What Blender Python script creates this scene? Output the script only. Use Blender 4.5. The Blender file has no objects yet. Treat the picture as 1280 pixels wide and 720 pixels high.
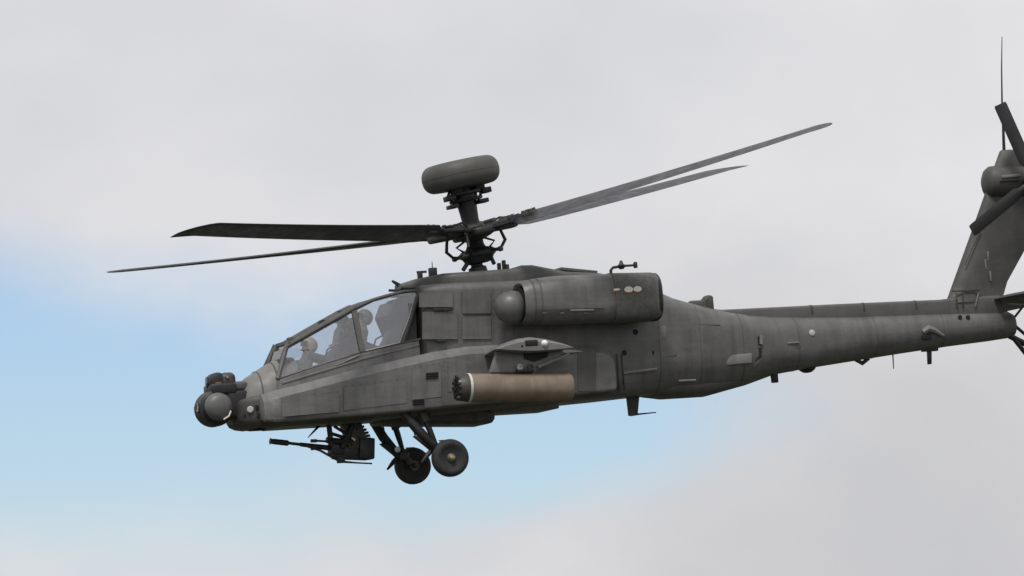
import bpy, bmesh, math, random
from mathutils import Vector, Matrix, Quaternion
random.seed(7)
R = math.radians
scene = bpy.context.scene
COL = scene.collection

# ------------------------------------------------------------------ camera
PITCH = R(-4.6)                       # nose a little low
AZ, EL = R(18.0), R(5.5)              # seen from a little ahead of the beam, from below
DIST = 92.0
SC = 77.0                             # photo pixels per metre at the aircraft
look = Vector((math.sin(AZ)*math.cos(EL), math.cos(AZ)*math.cos(EL), math.sin(EL)))
TARGET = Vector((0, 0, DIST*math.sin(EL) + 1.7))
CB = Vector((0, 0, 3.1))              # body point at the centre of the picture
cam_d = bpy.data.cameras.new("camera")
cam = bpy.data.objects.new("camera", cam_d); COL.objects.link(cam)
cam.location = TARGET - look*DIST
cam.rotation_euler = look.to_track_quat('-Z', 'Y').to_euler()
cam_d.sensor_width = 36.0
cam_d.lens = 36.0*DIST/(1280/SC)
cam_d.clip_end = 20000
scene.camera = cam
bpy.context.view_layer.update()
CM = cam.matrix_world.copy()
BODY = Matrix.Translation(TARGET) @ Matrix.Rotation(PITCH, 4, 'Y') @ Matrix.Translation(-CB)
BINV = BODY.inverted()
CR, CU = CM.to_3x3() @ Vector((1, 0, 0)), CM.to_3x3() @ Vector((0, 1, 0))

def P(px, py, y=0.0):
    """body-frame point lying in the plane y = const"""
    d = look*DIST + CR*((px-640)/SC) + CU*((360-py)/SC)
    o = BINV @ cam.location
    v = (BINV.to_3x3() @ d)
    t = (y-o.y)/v.y
    return o + v*t

# ------------------------------------------------------------------ world
SUN_EL, SUN_AZ_VEC = R(58), Vector((-0.55, -0.80, 0)).normalized()
world = bpy.data.worlds.new("World"); scene.world = world; world.use_nodes = True
nt = world.node_tree; nt.nodes.clear()
def N(t, **k):
    n = nt.nodes.new(t)
    for a, b in k.items(): setattr(n, a, b)
    return n
def L(a, b): nt.links.new(a, b)
def M(op, a, b=None, c=None, clamp=False):
    n = N('ShaderNodeMath', operation=op, use_clamp=clamp)
    for i, v in enumerate((a, b, c)):
        if v is None: continue
        if isinstance(v, (int, float)): n.inputs[i].default_value = v
        else: L(v, n.inputs[i])
    return n.outputs[0]
def DOT(v):
    n = N('ShaderNodeVectorMath', operation='DOT_PRODUCT'); L(dirv, n.inputs[0]); n.inputs[1].default_value = v
    return n.outputs['Value']
tc = N('ShaderNodeTexCoord'); dirv = tc.outputs['Generated']
sky = N('ShaderNodeTexSky', sky_type='NISHITA', sun_disc=False)
sky.sun_elevation = SUN_EL
sky.sun_rotation = math.atan2(SUN_AZ_VEC.x, SUN_AZ_VEC.y)
sky.air_density = 1.0; sky.dust_density = 0.4; sky.ozone_density = 1.5
bal = N('ShaderNodeMixRGB', blend_type='MULTIPLY'); bal.inputs[0].default_value = 1; L(sky.outputs[0], bal.inputs[1]); bal.inputs[2].default_value = (.77, .85, 1.03, 1)   # white balance
bg_sky = N('ShaderNodeBackground'); L(bal.outputs[0], bg_sky.inputs[0]); bg_sky.inputs[1].default_value = 0.115
# cloud layer: soft grey stratus with a clear hole low on the left
def noise(scale, detail, rough, seed, stretch=(1, 1, 1)):
    m = N('ShaderNodeMapping'); L(dirv, m.inputs[0]); m.inputs['Location'].default_value = (seed, seed*.7, seed*.3)
    m.inputs['Scale'].default_value = stretch
    n = N('ShaderNodeTexNoise'); L(m.outputs[0], n.inputs['Vector'])
    n.inputs['Scale'].default_value = scale; n.inputs['Detail'].default_value = detail; n.inputs['Roughness'].default_value = rough
    return n.outputs['Fac']
n1 = noise(9, 6, .5, 3.1, (1, 1, 1.6)); n2 = noise(28, 5, .5, 8.2, (1, 1, 1.5)); n3 = noise(2.2, 3, .5, 5.0)
HC = 1280/SC/2/DIST                      # half width of the view as a tangent
fwd = DOT(look); ur = M('DIVIDE', DOT(CR), fwd); vr = M('DIVIDE', DOT(CU), fwd)
def hole(px, py, a, b, tilt):
    u0, v0 = (px-640)/640*HC, (360-py)/640*HC
    du, dv = M('SUBTRACT', ur, u0), M('SUBTRACT', vr, v0)
    c, s = math.cos(tilt), math.sin(tilt)
    p = M('ADD', M('MULTIPLY', du, c), M('MULTIPLY', dv, s)); q = M('SUBTRACT', M('MULTIPLY', dv, c), M('MULTIPLY', du, s))
    p = M('DIVIDE', p, a/640*HC); q = M('DIVIDE', q, b/640*HC)
    return M('SQRT', M('ADD', M('MULTIPLY', p, p), M('MULTIPLY', q, q)))
r = M('MINIMUM', hole(-60, 505, 940, 215, R(-1)), hole(640, 550, 400, 125, R(6)))
r = M('ADD', r, M('MULTIPLY', M('SUBTRACT', n1, .5), 1.0))
r = M('ADD', r, M('MULTIPLY', M('SUBTRACT', n2, .5), .55))
mr = N('ShaderNodeMapRange', interpolation_type='SMOOTHSTEP'); L(r, mr.inputs[0])
mr.inputs[1].default_value = 1.2; mr.inputs[2].default_value = .38; mr.inputs[3].default_value = 0; mr.inputs[4].default_value = .97
hole_m = M('MULTIPLY', mr.outputs[0], M('GREATER_THAN', fwd, 0.2))
# other thin patches of blue elsewhere round the sky
mr2 = N('ShaderNodeMapRange', interpolation_type='SMOOTHSTEP'); L(n3, mr2.inputs[0])
mr2.inputs[1].default_value = .62; mr2.inputs[2].default_value = .75
mr3 = N('ShaderNodeMapRange', interpolation_type='SMOOTHSTEP'); L(fwd, mr3.inputs[0])
mr3.inputs[1].default_value = .97; mr3.inputs[2].default_value = .90
other = M('MULTIPLY', mr2.outputs[0], mr3.outputs[0])
mask = M('MAXIMUM', hole_m, other, clamp=True)
ramp = N('ShaderNodeMixRGB'); L(M('ADD', M('MULTIPLY', M('SUBTRACT', n1, .5), 1.6), M('MULTIPLY_ADD', n2, .5, .25), clamp=True), ramp.inputs[0])
ramp.inputs[1].default_value = (.625, .635, .67, 1); ramp.inputs[2].default_value = (.83, .82, .83, 1)
def sm(v, a, b, hi):
    x = N('ShaderNodeMapRange', interpolation_type='SMOOTHSTEP'); L(v, x.inputs[0]); x.inputs[1].default_value = a; x.inputs[2].default_value = b; x.inputs[3].default_value = hi; x.inputs[4].default_value = 0; return x.outputs[0]
shade = M('MULTIPLY', sm(M('ADD', hole(1180, 600, 760, 330, 0), M('SUBTRACT', n1, .5)), .3, 1.2, .17), M('GREATER_THAN', fwd, .2))   # a thicker, greyer bank low on the right
rp = N('ShaderNodeMixRGB', blend_type='MULTIPLY'); rp.inputs[0].default_value = 1; L(ramp.outputs[0], rp.inputs[1])
cv = N('ShaderNodeCombineXYZ'); sh1 = M('SUBTRACT', 1.0, shade)
for i in range(3): L(sh1, cv.inputs[i])
L(cv.outputs[0], rp.inputs[2]); ramp = rp
bg_c = N('ShaderNodeBackground'); L(ramp.outputs[0], bg_c.inputs[0]); bg_c.inputs[1].default_value = 1.0
mx = N('ShaderNodeMixShader'); L(mask, mx.inputs[0]); L(bg_c.outputs[0], mx.inputs[1]); L(bg_sky.outputs[0], mx.inputs[2])
wo = N('ShaderNodeOutputWorld'); L(mx.outputs[0], wo.inputs[0])

sd = bpy.data.lights.new("sun", 'SUN'); sun = bpy.data.objects.new("sun", sd); COL.objects.link(sun)
sdir = Vector((SUN_AZ_VEC.x*math.cos(SUN_EL), SUN_AZ_VEC.y*math.cos(SUN_EL), math.sin(SUN_EL)))
sun.rotation_euler = (-sdir).to_track_quat('-Z', 'Y').to_euler()
sun.location = (0, 0, 200)
sd.energy = 2.2; sd.angle = R(12); sd.color = (1, .97, .92)
scene.view_settings.view_transform = 'Standard'; scene.view_settings.look = 'None'
scene.view_settings.exposure = 0; scene.view_settings.gamma = 1

# ------------------------------------------------------------------ materials
def mat(name, col, rough=.55, metal=0.0, vary=.25, bump=.15, streak=0.0, scale=3.0, spec=.5, dirt=None, panel=0.0):
    m = bpy.data.materials.new(name); m.use_nodes = True
    t = m.node_tree; b = t.nodes['Principled BSDF']
    b.inputs['Roughness'].default_value = rough; b.inputs['Metallic'].default_value = metal
    b.inputs['Specular IOR Level'].default_value = spec
    co = t.nodes.new('ShaderNodeTexCoord')
    def nz(sc, det, strch=(1, 1, 1)):
        mp = t.nodes.new('ShaderNodeMapping'); t.links.new(co.outputs['Object'], mp.inputs[0]); mp.inputs['Scale'].default_value = strch
        n = t.nodes.new('ShaderNodeTexNoise'); t.links.new(mp.outputs[0], n.inputs['Vector'])
        n.inputs['Scale'].default_value = sc; n.inputs['Detail'].default_value = det; n.inputs['Roughness'].default_value = .6
        return n.outputs['Fac']
    def mixc(f, a, bb, mode='MIX'):
        x = t.nodes.new('ShaderNodeMixRGB'); x.blend_type = mode
        for i, v in ((0, f), (1, a), (2, bb)):
            if isinstance(v, (int, float)): x.inputs[i].default_value = v
            elif isinstance(v, tuple): x.inputs[i].default_value = (*v, 1)
            else: t.links.new(v, x.inputs[i])
        return x.outputs[0]
    def rng(v, a, bb, c=0., d=1.):
        x = t.nodes.new('ShaderNodeMapRange'); t.links.new(v, x.inputs[0])
        for i, q in zip((1, 2, 3, 4), (a, bb, c, d)): x.inputs[i].default_value = q
        return x.outputs[0]
    lo = tuple(c*(1-vary) for c in col); hi = tuple(c*(1+vary) for c in col)
    c = mixc(rng(nz(scale, 6), .3, .7), lo, hi)
    if streak:
        c = mixc(rng(nz(2.2, 5, (3.2, 1, .35)), .45, .75, 0, streak), c, tuple(q*.45 for q in col))
        c = mixc(rng(nz(1.4, 5, (.35, 1, 3)), .5, .8, 0, streak*.8), c, tuple(min(1, q*1.7) for q in col))
        c = mixc(rng(nz(14, 3), .62, .72, 0, streak*.6), c, tuple(q*.6 for q in col))
    if dirt: c = mixc(rng(nz(1.1, 5), .5, .68, 0, .7), c, dirt)
    t.links.new(c, b.inputs['Base Color'])
    t.links.new(rng(nz(5, 4), .3, .7, max(.05, rough-.12), min(1, rough+.12)), b.inputs['Roughness'])
    if bump:
        bp = t.nodes.new('ShaderNodeBump'); bp.inputs['Strength'].default_value = bump; bp.inputs['Distance'].default_value = .02
        mm = t.nodes.new('ShaderNodeMath'); mm.operation = 'ADD'
        t.links.new(nz(3.5, 3), mm.inputs[0]); m2 = t.nodes.new('ShaderNodeMath'); m2.operation = 'MULTIPLY'; m2.inputs[1].default_value = .25
        t.links.new(nz(30, 3), m2.inputs[0]); t.links.new(m2.outputs[0], mm.inputs[1])
        t.links.new(mm.outputs[0], bp.inputs['Height']); t.links.new(bp.outputs[0], b.inputs['Normal'])
    return m
PAINT = mat('olive_grey_paint', (.150, .147, .145), .46, vary=.16, bump=.45, streak=.55)
NACP = mat('nacelle_paint', (.121, .119, .116), .45, vary=.18, bump=.45, streak=.7)
CAP = mat('hub_cap_brass', (.42, .32, .18), .4, .6, vary=.2, bump=.1)
LAMP = mat('grey_lamp_lens', (.45, .45, .44), .3, vary=.1, bump=0)
PAINTR = mat('rear_olive_grey_paint', (.113, .111, .108), .48, vary=.16, bump=.4, streak=.6)
FINP = mat('fin_dark_paint', (.065, .064, .061), .55, vary=.16, bump=.3, streak=.5)
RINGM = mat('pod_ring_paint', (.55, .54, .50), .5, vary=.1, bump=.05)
BELLYM = mat('dark_belly_shade_paint', (.065, .060, .055), .6, vary=.3, bump=.3, streak=.5)  # underside shade painted in for the belly skin; chin uses the same dark tone
RADP = mat('radome_paint', (.080, .079, .072), .6, vary=.1, bump=.15, streak=.3)
SATIN = mat('satin_fairing_paint', (.11, .11, .108), .42, vary=.15, bump=.1, streak=.3)
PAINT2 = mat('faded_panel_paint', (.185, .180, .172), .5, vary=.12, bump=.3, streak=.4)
PAINTD = mat('dark_deck_paint', (.087, .086, .082), .55, vary=.15, bump=.3, streak=.4)
ROUGHP = mat('mottled_exhaust_paint', (.105, .104, .097), .75, vary=.3, bump=.6, streak=.4, scale=14)
BLACK = mat('black_metal', (.014, .015, .017), .5, vary=.3, bump=.2, scale=9)
DARK = mat('dark_grime_metal', (.05, .047, .042), .5, vary=.4, bump=.2, scale=9)
BLADE = mat('blade_black', (.030, .031, .033), .45, vary=.2, bump=.05)
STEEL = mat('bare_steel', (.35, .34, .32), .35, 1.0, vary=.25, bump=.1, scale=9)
RUBBER = mat('tyre_rubber', (.030, .030, .032), .8, vary=.25, bump=.3, scale=12)
RIMM = mat('wheel_rim_paint', (.085, .083, .07), .5, vary=.3, bump=.1, scale=9)
POD = mat('pod_brown', (.205, .158, .122), .6, vary=.15, bump=.15, streak=.35, scale=4, dirt=(.12, .10, .06))
TUBE = mat('tube_dark', (.02, .022, .024), .4)
WHITE = mat('white_paint', (.70, .66, .58), .5, vary=.08, bump=.05)
RED = mat('dull_red_paint', (.20, .085, .04), .6, vary=.2, bump=.05)
VOID = mat('intake_black', (.010, .010, .011), .8, vary=.1, bump=0)
SUIT = mat('flight_suit', (.10, .11, .085), .85, vary=.2, bump=.3, scale=12)
SKIN = mat('skin', (.45, .27, .19), .6, vary=.08, bump=.05)
HELM = mat('helmet_tan', (.34, .28, .19), .55, vary=.15, bump=.05)
HELMD = mat('helmet_olive', (.07, .075, .06), .5, vary=.15, bump=.05)
SEATM = mat('seat_grey', (.10, .10, .105), .75, vary=.2, bump=.2)
VISOR = mat('visor', (.012, .012, .014), .1, vary=.1, bump=0)
GRASS = mat('grass_ground', (.044, .047, .028), .9, vary=.35, bump=.4, scale=.05, dirt=(.055, .05, .03))
def glass(name, tint, refl):
    m = bpy.data.materials.new(name); m.use_nodes = True; t = m.node_tree; t.nodes.clear()
    o = t.nodes.new('ShaderNodeOutputMaterial'); mxs = t.nodes.new('ShaderNodeMixShader')
    tr = t.nodes.new('ShaderNodeBsdfTransparent'); tr.inputs[0].default_value = (*tint, 1)
    gl = t.nodes.new('ShaderNodeBsdfGlossy'); gl.inputs['Roughness'].default_value = .04
    fr = t.nodes.new('ShaderNodeFresnel'); fr.inputs[0].default_value = 1.5
    mm = t.nodes.new('ShaderNodeMath'); mm.operation = 'MULTIPLY_ADD'; mm.use_clamp = True
    t.links.new(fr.outputs[0], mm.inputs[0]); mm.inputs[1].default_value = .9; mm.inputs[2].default_value = refl
    n = t.nodes.new('ShaderNodeTexNoise'); n.inputs['Scale'].default_value = 3
    bp = t.nodes.new('ShaderNodeBump'); bp.inputs['Strength'].default_value = .06; t.links.new(n.outputs['Fac'], bp.inputs['Height'])
    t.links.new(bp.outputs[0], gl.inputs['Normal'])
    t.links.new(mm.outputs[0], mxs.inputs[0]); t.links.new(tr.outputs[0], mxs.inputs[1]); t.links.new(gl.outputs[0], mxs.inputs[2])
    t.links.new(mxs.outputs[0], o.inputs[0]); return m
GLASS = glass('canopy_glass', (.95, .96, .98), .11)
GLASSG = glass('windscreen_glass', (.92, .96, .94), .15)
LENS = mat('lamp_lens', (.8, .8, .8), .15, vary=.03, bump=0)

# ------------------------------------------------------------------ mesh helpers
V = Vector
def frame_from(axis):
    a = axis.normalized(); u = a.orthogonal().normalized()
    return u, a.cross(u)
class MB:
    def __init__(s): s.v = []; s.f = []
    def add(s, vs, fs):
        o = len(s.v); s.v += [V(p) for p in vs]; s.f += [tuple(i+o for i in f) for f in fs]; return s
    def loft(s, rings, cap=True, closed=False):
        n = len(rings[0]); vs = [p for r_ in rings for p in r_]; fs = []
        m = len(rings)
        for i in range(m if closed else m-1):
            for j in range(n):
                a, b = i*n+j, i*n+(j+1) % n; c, d = ((i+1) % m)*n+(j+1) % n, ((i+1) % m)*n+j
                fs.append((a, b, c, d))
        if cap and not closed: fs += [tuple(range(n))[::-1], tuple((m-1)*n+j for j in range(n))]
        return s.add(vs, fs)
    def tube(s, pts, rad, n=10, cap=True):
        pts = [V(p) for p in pts]; rad = rad if isinstance(rad, (list, tuple)) else [rad]*len(pts)
        rings = []; u = None
        for i, p in enumerate(pts):
            d = (pts[min(i+1, len(pts)-1)]-pts[max(i-1, 0)]).normalized()
            if u is None: u = d.orthogonal().normalized()
            else:
                u = (u-d*u.dot(d)).normalized()
            w = d.cross(u)
            rings.append([p+(u*math.cos(t)+w*math.sin(t))*rad[i] for t in [2*math.pi*k/n for k in range(n)]])
        return s.loft(rings, cap)
    def lathe(s, origin, axis, prof, n=32, cap=True, sq=(1, 1)):
        o = V(origin); a = V(axis).normalized(); u, w = frame_from(a)
        rings = [[o+a*h+(u*math.cos(t)*sq[0]+w*math.sin(t)*sq[1])*max(r_, 1e-4) for t in [2*math.pi*k/n for k in range(n)]] for h, r_ in prof]
        return s.loft(rings, cap)
    def box(s, c, sx, sy, sz, X=V((1, 0, 0)), Z=V((0, 0, 1))):
        X = V(X).normalized(); Z = (V(Z)-X*V(Z).dot(X)).normalized(); Y = Z.cross(X); c = V(c)
        vs = [c+X*sx/2*i+Y*sy/2*j+Z*sz/2*k for i in (-1, 1) for j in (-1, 1) for k in (-1, 1)]
        return s.add(vs, [(0, 1, 3, 2), (4, 6, 7, 5), (0, 4, 5, 1), (2, 3, 7, 6), (0, 2, 6, 4), (1, 5, 7, 3)])
    def bar(s, a, b, w, h, up=V((0, 0, 1))):
        a, b = V(a), V(b); d = b-a
        u = V(up)
        if abs(d.normalized().dot(u)) > .95: u = V((0, 1, 0))
        return s.box((a+b)/2, d.length, w, h, d, u)
    def plate(s, pts, off):
        """prism: polygon pts extruded by the vector off"""
        n = len(pts); off = V(off); a = [V(p) for p in pts]; b = [p+off for p in a]
        fs = [tuple(range(n)), tuple(range(2*n-1, n-1, -1))]+[(i, i+n, (i+1) % n+n, (i+1) % n) for i in range(n)]
        return s.add(a+b, fs)
    def build(s, name, m, parent=None, smooth=35, bevel=0, seg=2):
        me = bpy.data.meshes.new(name); me.from_pydata([tuple(p) for p in s.v], [], s.f)
        bm = bmesh.new(); bm.from_mesh(me); bmesh.ops.recalc_face_normals(bm, faces=bm.faces)
        if bevel:
            ed = [e for e in bm.edges if len(e.link_faces) == 2 and e.calc_face_angle(0) > R(30)]
            bmesh.ops.bevel(bm, geom=ed, offset=bevel, segments=seg, affect='EDGES', profile=.5, clamp_overlap=True)
        bm.to_mesh(me); bm.free()
        for p in me.polygons: p.use_smooth = bool(smooth)
        if smooth: me.set_sharp_from_angle(angle=R(smooth))
        me.materials.append(m)
        o = bpy.data.objects.new(name, me); COL.objects.link(o)
        if parent is not None: o.parent = parent
        return o
def flip(p): return V((p.x, -p.y, p.z))
def rrect(x, y0, y1, z0, z1, rt, rb, seg=4, rti=None):
    """rounded rectangle ring in plane x; rt: top radii, rb: bottom radii (outer = y0 side gets them as well as y1)"""
    w, h = abs(y1-y0), z1-z0
    rt = min(rt, w*.49, h*.49); rb = min(rb, w*.49, h*.49)
    rti = rt if rti is None else min(rti, w*.49, h*.49)
    out = []
    for cy, cz, r_, a0 in ((y1-rti, z1-rti, rti, 0), (y0+rt, z1-rt, rt, 90), (y0+rb, z0+rb, rb, 180), (y1-rb, z0+rb, rb, 270)):
        for k in range(seg+1):
            a = R(a0+90*k/seg); out.append(V((x, cy+r_*math.cos(a), cz+r_*math.sin(a))))
    return out
def sup(x, w, z0, z1, zm, nt_=2.2, nb=2.2, n=40, yc=0):
    out = []
    for k in range(n):
        t = 2*math.pi*(k+.5)/n; c, s = math.cos(t), math.sin(t); e = nt_ if s > 0 else nb
        out.append(V((x, yc+w*math.copysign(abs(c)**(2/e), c), zm+(z1-zm if s > 0 else zm-z0)*math.copysign(abs(s)**(2/e), s))))
    return out
def interp(tab, x):
    if x <= tab[0][0]: return tab[0][1:]
    for a, b in zip(tab, tab[1:]):
        if x <= b[0]:
            f = (x-a[0])/(b[0]-a[0]); return tuple(p+(q-p)*f for p, q in zip(a[1:], b[1:]))
    return tab[-1][1:]

# ------------------------------------------------------------------ ground
g = MB(); S_ = 9000
nG = 24
gv = [V((-S_+2*S_*i/nG, -S_+2*S_*j/nG, 0)) for i in range(nG+1) for j in range(nG+1)]
g.add(gv, [(i*(nG+1)+j, (i+1)*(nG+1)+j, (i+1)*(nG+1)+j+1, i*(nG+1)+j+1) for i in range(nG) for j in range(nG)])
go = g.build('ground', GRASS, None, 0); go['kind'] = 'structure'; go['label'] = 'open grass airfield far below the helicopter'

# ------------------------------------------------------------------ helicopter root
root = bpy.data.objects.new('attack_helicopter', None); COL.objects.link(root)
root.matrix_world = BODY
root['label'] = 'dark olive grey attack helicopter with drum radar above its rotor, flying nose left'
root['category'] = 'helicopter'; root['kind'] = 'thing'
H = root
def px_z(px, py, y=0): return P(px, py, y)

# --- fuselage: nose, cockpit trough, cabin, tail boom (one skin)
# nose cowl ahead of the windscreen
f = MB()
nose = [(290, 494, 522, .16), (296, 482, 528, .28), (306, 473, 532, .38), (318, 465, 534, .44), (330, 457, 535, .48), (341, 451, 536, .51), (352, 447, 536, .54), (362, 447, 536, .56)]
rings = []
for px, a, b, w in nose:
    t_, b_ = P(px, a), P(px, b)
    rings.append(sup(t_.x, w, b_.z, t_.z, (t_.z*.45+b_.z*.55), 2.3, 3.0))
f.loft(rings)
fus = f.build('nose_cowl', PAINT2, H, 40)
for x0 in (318, 336):                                     # raised seams round the cowl
    t_, b_ = interp(nose, x0)[:2]; w = interp(nose, x0)[2]
    a, b = P(x0, t_), P(x0, b_)
    s1 = sup(a.x-.012, w+.006, b.z, a.z+.006, a.z*.45+b.z*.55, 2.3, 3); s2 = [p+V((.024, 0, 0)) for p in s1]
    MB().loft([s1, s2]).build('cowl_seam', PAINTD, H, 40)

# cockpit trough
SILL = [(344, 476), (360, 469), (400, 455), (452, 440), (505, 428), (530, 424)]
BEL = [(344, 536), (440, 530), (500, 524), (620, 511), (770, 497), (800, 496)]
rings = []
for px in (347, 360, 380, 400, 425, 452, 480, 505, 524):
    s_ = P(px, interp(SILL, px)[0], -.6); x = s_.x; pc = 640+(px-640)
    zb = P(px, interp(BEL, px)[0]).z; zf = s_.z-.42; ws = .60
    half = [(0, zb), (.55, zb+.0), (.60, zb+.02), (ws, s_.z-.03), (ws-.02, s_.z), (ws-.07, s_.z), (ws-.07, zf), (0, zf)]
    ring = [V((x, -y, z)) for y, z in half]+[V((x, y, z)) for y, z in half[-2:0:-1]]
    rings.append(ring)
MB().loft(rings).build('cockpit_hull', PAINT, H, 30, .01)

# cabin and rear fuselage
CAB = [  # px, top, bottom, half width, top radius, bottom radius
    (512, 361, 524, .70, .14, .2), (530, 359.5, 522, .76, .14, .2), (560, 358, 519, .80, .14, .2), (620, 356, 513, .82, .14, .2), (680, 354, 507, .82, .16, .22), (740, 356, 501, .80, .2, .25),
    (790, 362, 496, .76, .30, .50), (815, 369, 496, .72, .34, .58), (830, 375, 496, .70, .36, .62), (850, 380, 495.5, .66, .36, .62), (880, 387, 492, .60, .36, .58),
    (900, 391, 487, .56, .36, .53), (930, 395, 478.5, .50, .36, .4), (960, 397, 469, .45, .36, .4), (1000, 397, 461.5, .41, .34, .32), (1060, 395.5, 452, .37, .33, .33), (1120, 393, 442.5, .34, .32, .32), (1180, 390.5, 433.5, .30, .3, .3),
    (1230, 389, 427, .27, .27, .27), (1256, 389, 423, .255, .25, .25), (1264, 393, 420, .2, .2, .2)]
rings = []
for px, a, b, w, rt, rb in CAB:
    t_, b_ = P(px, a), P(px, b)
    rings.append(rrect(t_.x, -w, w, b_.z, t_.z, rt, rb, 6))
cab = MB().loft(rings).build('fuselage', PAINTR, H, 40)
def cabw(px): return interp([(c[0], c[3]) for c in CAB], px)[0]
# boom drive shaft cover (ridge on top)
rings = []
for px, a in ((838, 380), (870, 385.5), (898, 388), (960, 385), (1040, 381), (1120, 377.5), (1170, 375.5), (1200, 372), (1245, 370)):
    t_ = P(px, a); zb = P(px, interp([(c[0], c[1]) for c in CAB], px)[0]+8).z
    w = .17 if px > 890 else .30-.13*(px-838)/52
    rings.append(rrect(t_.x, -w, w, zb, t_.z, .05, .02, 3))
ridge = MB().loft(rings).build('drive_shaft_cover', PAINTD, H, 40)
for px in (1010, 1075, 1140):
    a = interp([(898, 387.5), (960, 385), (1040, 381), (1120, 377.5), (1170, 375.5)], px)[0]
    t_ = P(px, a); MB().loft([rrect(t_.x+dx, -.176, .176, t_.z-.16, t_.z+.006, .05, .02, 3) for dx in (-.014, .014)]).build('cover_strap', DARK, H, 40)
for px in (800, 855, 912, 985, 1085, 1170):                          # frame seams round the boom
    c = interp(CAB, px); a, b = P(px, c[0]), P(px, c[1])
    MB().loft([rrect(a.x+dx, -c[2]-.003, c[2]+.003, b.z-.003, a.z+.003, c[3], c[4], 6) for dx in (-.010, .010)]).build('boom_seam', PAINTD, H, 40)
for y_ in (404, 436):
    MB().tube([P(px, y_+(0 if y_ > 420 else (px-792)*.02), -cabw(px-16)-.001) for px in (792, 815, 840, 870, 900)], .007, 6).build('skin_seam', PAINTD, H)
for px, py, w, h in ((822, 416, .30, .22),):
    c = P(px, py, -cabw(px-16)-.0015); dx = V((1, (cabw(px+4)-cabw(px-36))*-.78, 0)).normalized()
    MB().box(c, w, .010, h, dx).build('access_panel', PAINT, H, 30, .003)
# belly fairing under the cabin (ammunition bay) with rounded end
rings = []
for px, a, b, w in ((470, 520, 531, .40), (500, 515, 532, .44), (560, 508, 532, .45), (599, 505, 532, .45), (604, 505, 530.5, .445), (607, 505, 527, .43), (608.5, 505, 520, .40)):
    t_, b_ = P(px, a), P(px, b); rings.append(rrect(t_.x, -w, w, b_.z, t_.z, .05, .07, 3))
MB().loft(rings).build('belly_fairing', DARK, H, 40)
t_, b_ = P(600, 505), P(686, 513.5)
MB().box(((t_.x+b_.x)/2, 0, b_.z+.08), b_.x-t_.x, 1.1, .16).build('belly_plate', PAINTD, H, 35, .02)
# rear belly bulge
rings = []
for px, b, w in ((798, 491, .2), (806, 496.5, .4), (830, 499, .48), (880, 496, .42), (930, 482, .3), (968, 468, .15)):
    b_ = P(px, b); rings.append(sup(b_.x, w, b_.z, b_.z+.5, b_.z+.22, 2.2, 2.8, 28))
MB().loft(rings).build('rear_belly_fairing', PAINTD, H, 40)

# upper deck fairing (doghouse) between the engines
rings = []
for px, a, b, w in ((497, 356, 362, .18), (512, 351, 364, .34), (545, 344.5, 366, .46), (600, 341, 366, .50), (637, 338, 364, .50), (642, 334.5, 364, .48), (656, 334, 364, .46), (675, 337.5, 364, .45), (697, 342, 364, .45), (740, 344, 366, .45), (795, 354, 372, .40), (826, 373, 384, .25)):
    t_, b_ = P(px, a), P(px, b); rings.append(rrect(t_.x, -w, w, b_.z, t_.z, .09, .03, 3))
MB().loft(rings).build('upper_deck_fairing', PAINTD, H, 40)
# small step of the far side panel on the deck, clamps and vents
a = P(695, 337.5, .1); b = P(741, 342, .1)
MB().bar(a, b, .5, .05).build('deck_panel', PAINTD, H, 30, .01)
for px, py, w, h in ((525, 345, .05, .14), (541, 341, .09, .16)):
    p = P(px, py, -.1); MB().box(p, w*1.4, .1, h).build('deck_vent', BLACK, H, 30, .012)
m = MB(); m.tube([P(541, 344, -.1), P(540, 327, -.1)], [.010, .006], 6); m.box(P(527, 340, -.1), .16, .04, .035); m.build('deck_antenna', BLACK, H)
m = MB()
for k, (px, py, h) in enumerate(((624, 335, .16), (630, 333, .2), (634, 335, .12))):
    m.box(P(px, py, -.12-.05*k), .055, .07, h)
m.build('deck_actuator', DARK, H, 30, .01)
m = MB(); m.tube([P(490, 351, 0), P(500, 357.5, 0), P(514, 363, 0)], [.018, .04, .03], 8); m.build('wire_cutter', BLACK, H)
m = MB(); m.tube([P(486, 363, -.1), P(500, 363.5, -.1), P(520, 360, -.1)], .022, 6); m.build('wiper_arm', BLACK, H)

# --- forward avionics bays (cheek fairings), one each side
EFT = [(325, 500), (329, 493), (340, 489), (380, 479), (440, 463), (500, 449), (545, 439), (585, 432.5), (620, 430.5), (752, 431), (760, 434), (766, 440), (768, 448)]
EFB = [(325, 524), (329, 527), (345, 528), (440, 520.5), (500, 515.5), (560, 509), (640, 501), (740, 491.5), (757, 489.5), (766, 488), (768, 486)]
EFY = [(325, .70), (329, .80), (345, .90), (380, 1.0), (440, 1.05), (745, 1.05), (764, 1.05), (768, 1.03)]
def side(o_builder):
    for s in (-1, 1): o_builder(s)
for s in (-1, 1):
    rings = []
    for px in (325, 327, 329, 334, 340, 360, 380, 410, 440, 470, 500, 522, 545, 565, 585, 602, 620, 660, 700, 745, 752, 756, 760, 763, 766, 767.2, 768):
        yo = interp(EFY, px)[0]
        a, b = P(px, interp(EFT, px)[0], -yo), P(px, interp(EFB, px)[0], -yo)
        r_ = rrect(a.x, -yo, -.35, b.z, a.z, .13, .05, 4, .02)
        for k in range(5, 10): f_ = (k-5)/4; r_[k] = r_[5].lerp(r_[9], f_) if k not in (5, 9) else r_[k]
        if s > 0: r_ = [flip(p) for p in r_]
        rings.append(r_)
    MB().loft(rings).build('avionics_bay', PAINT, H, 40)
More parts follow.
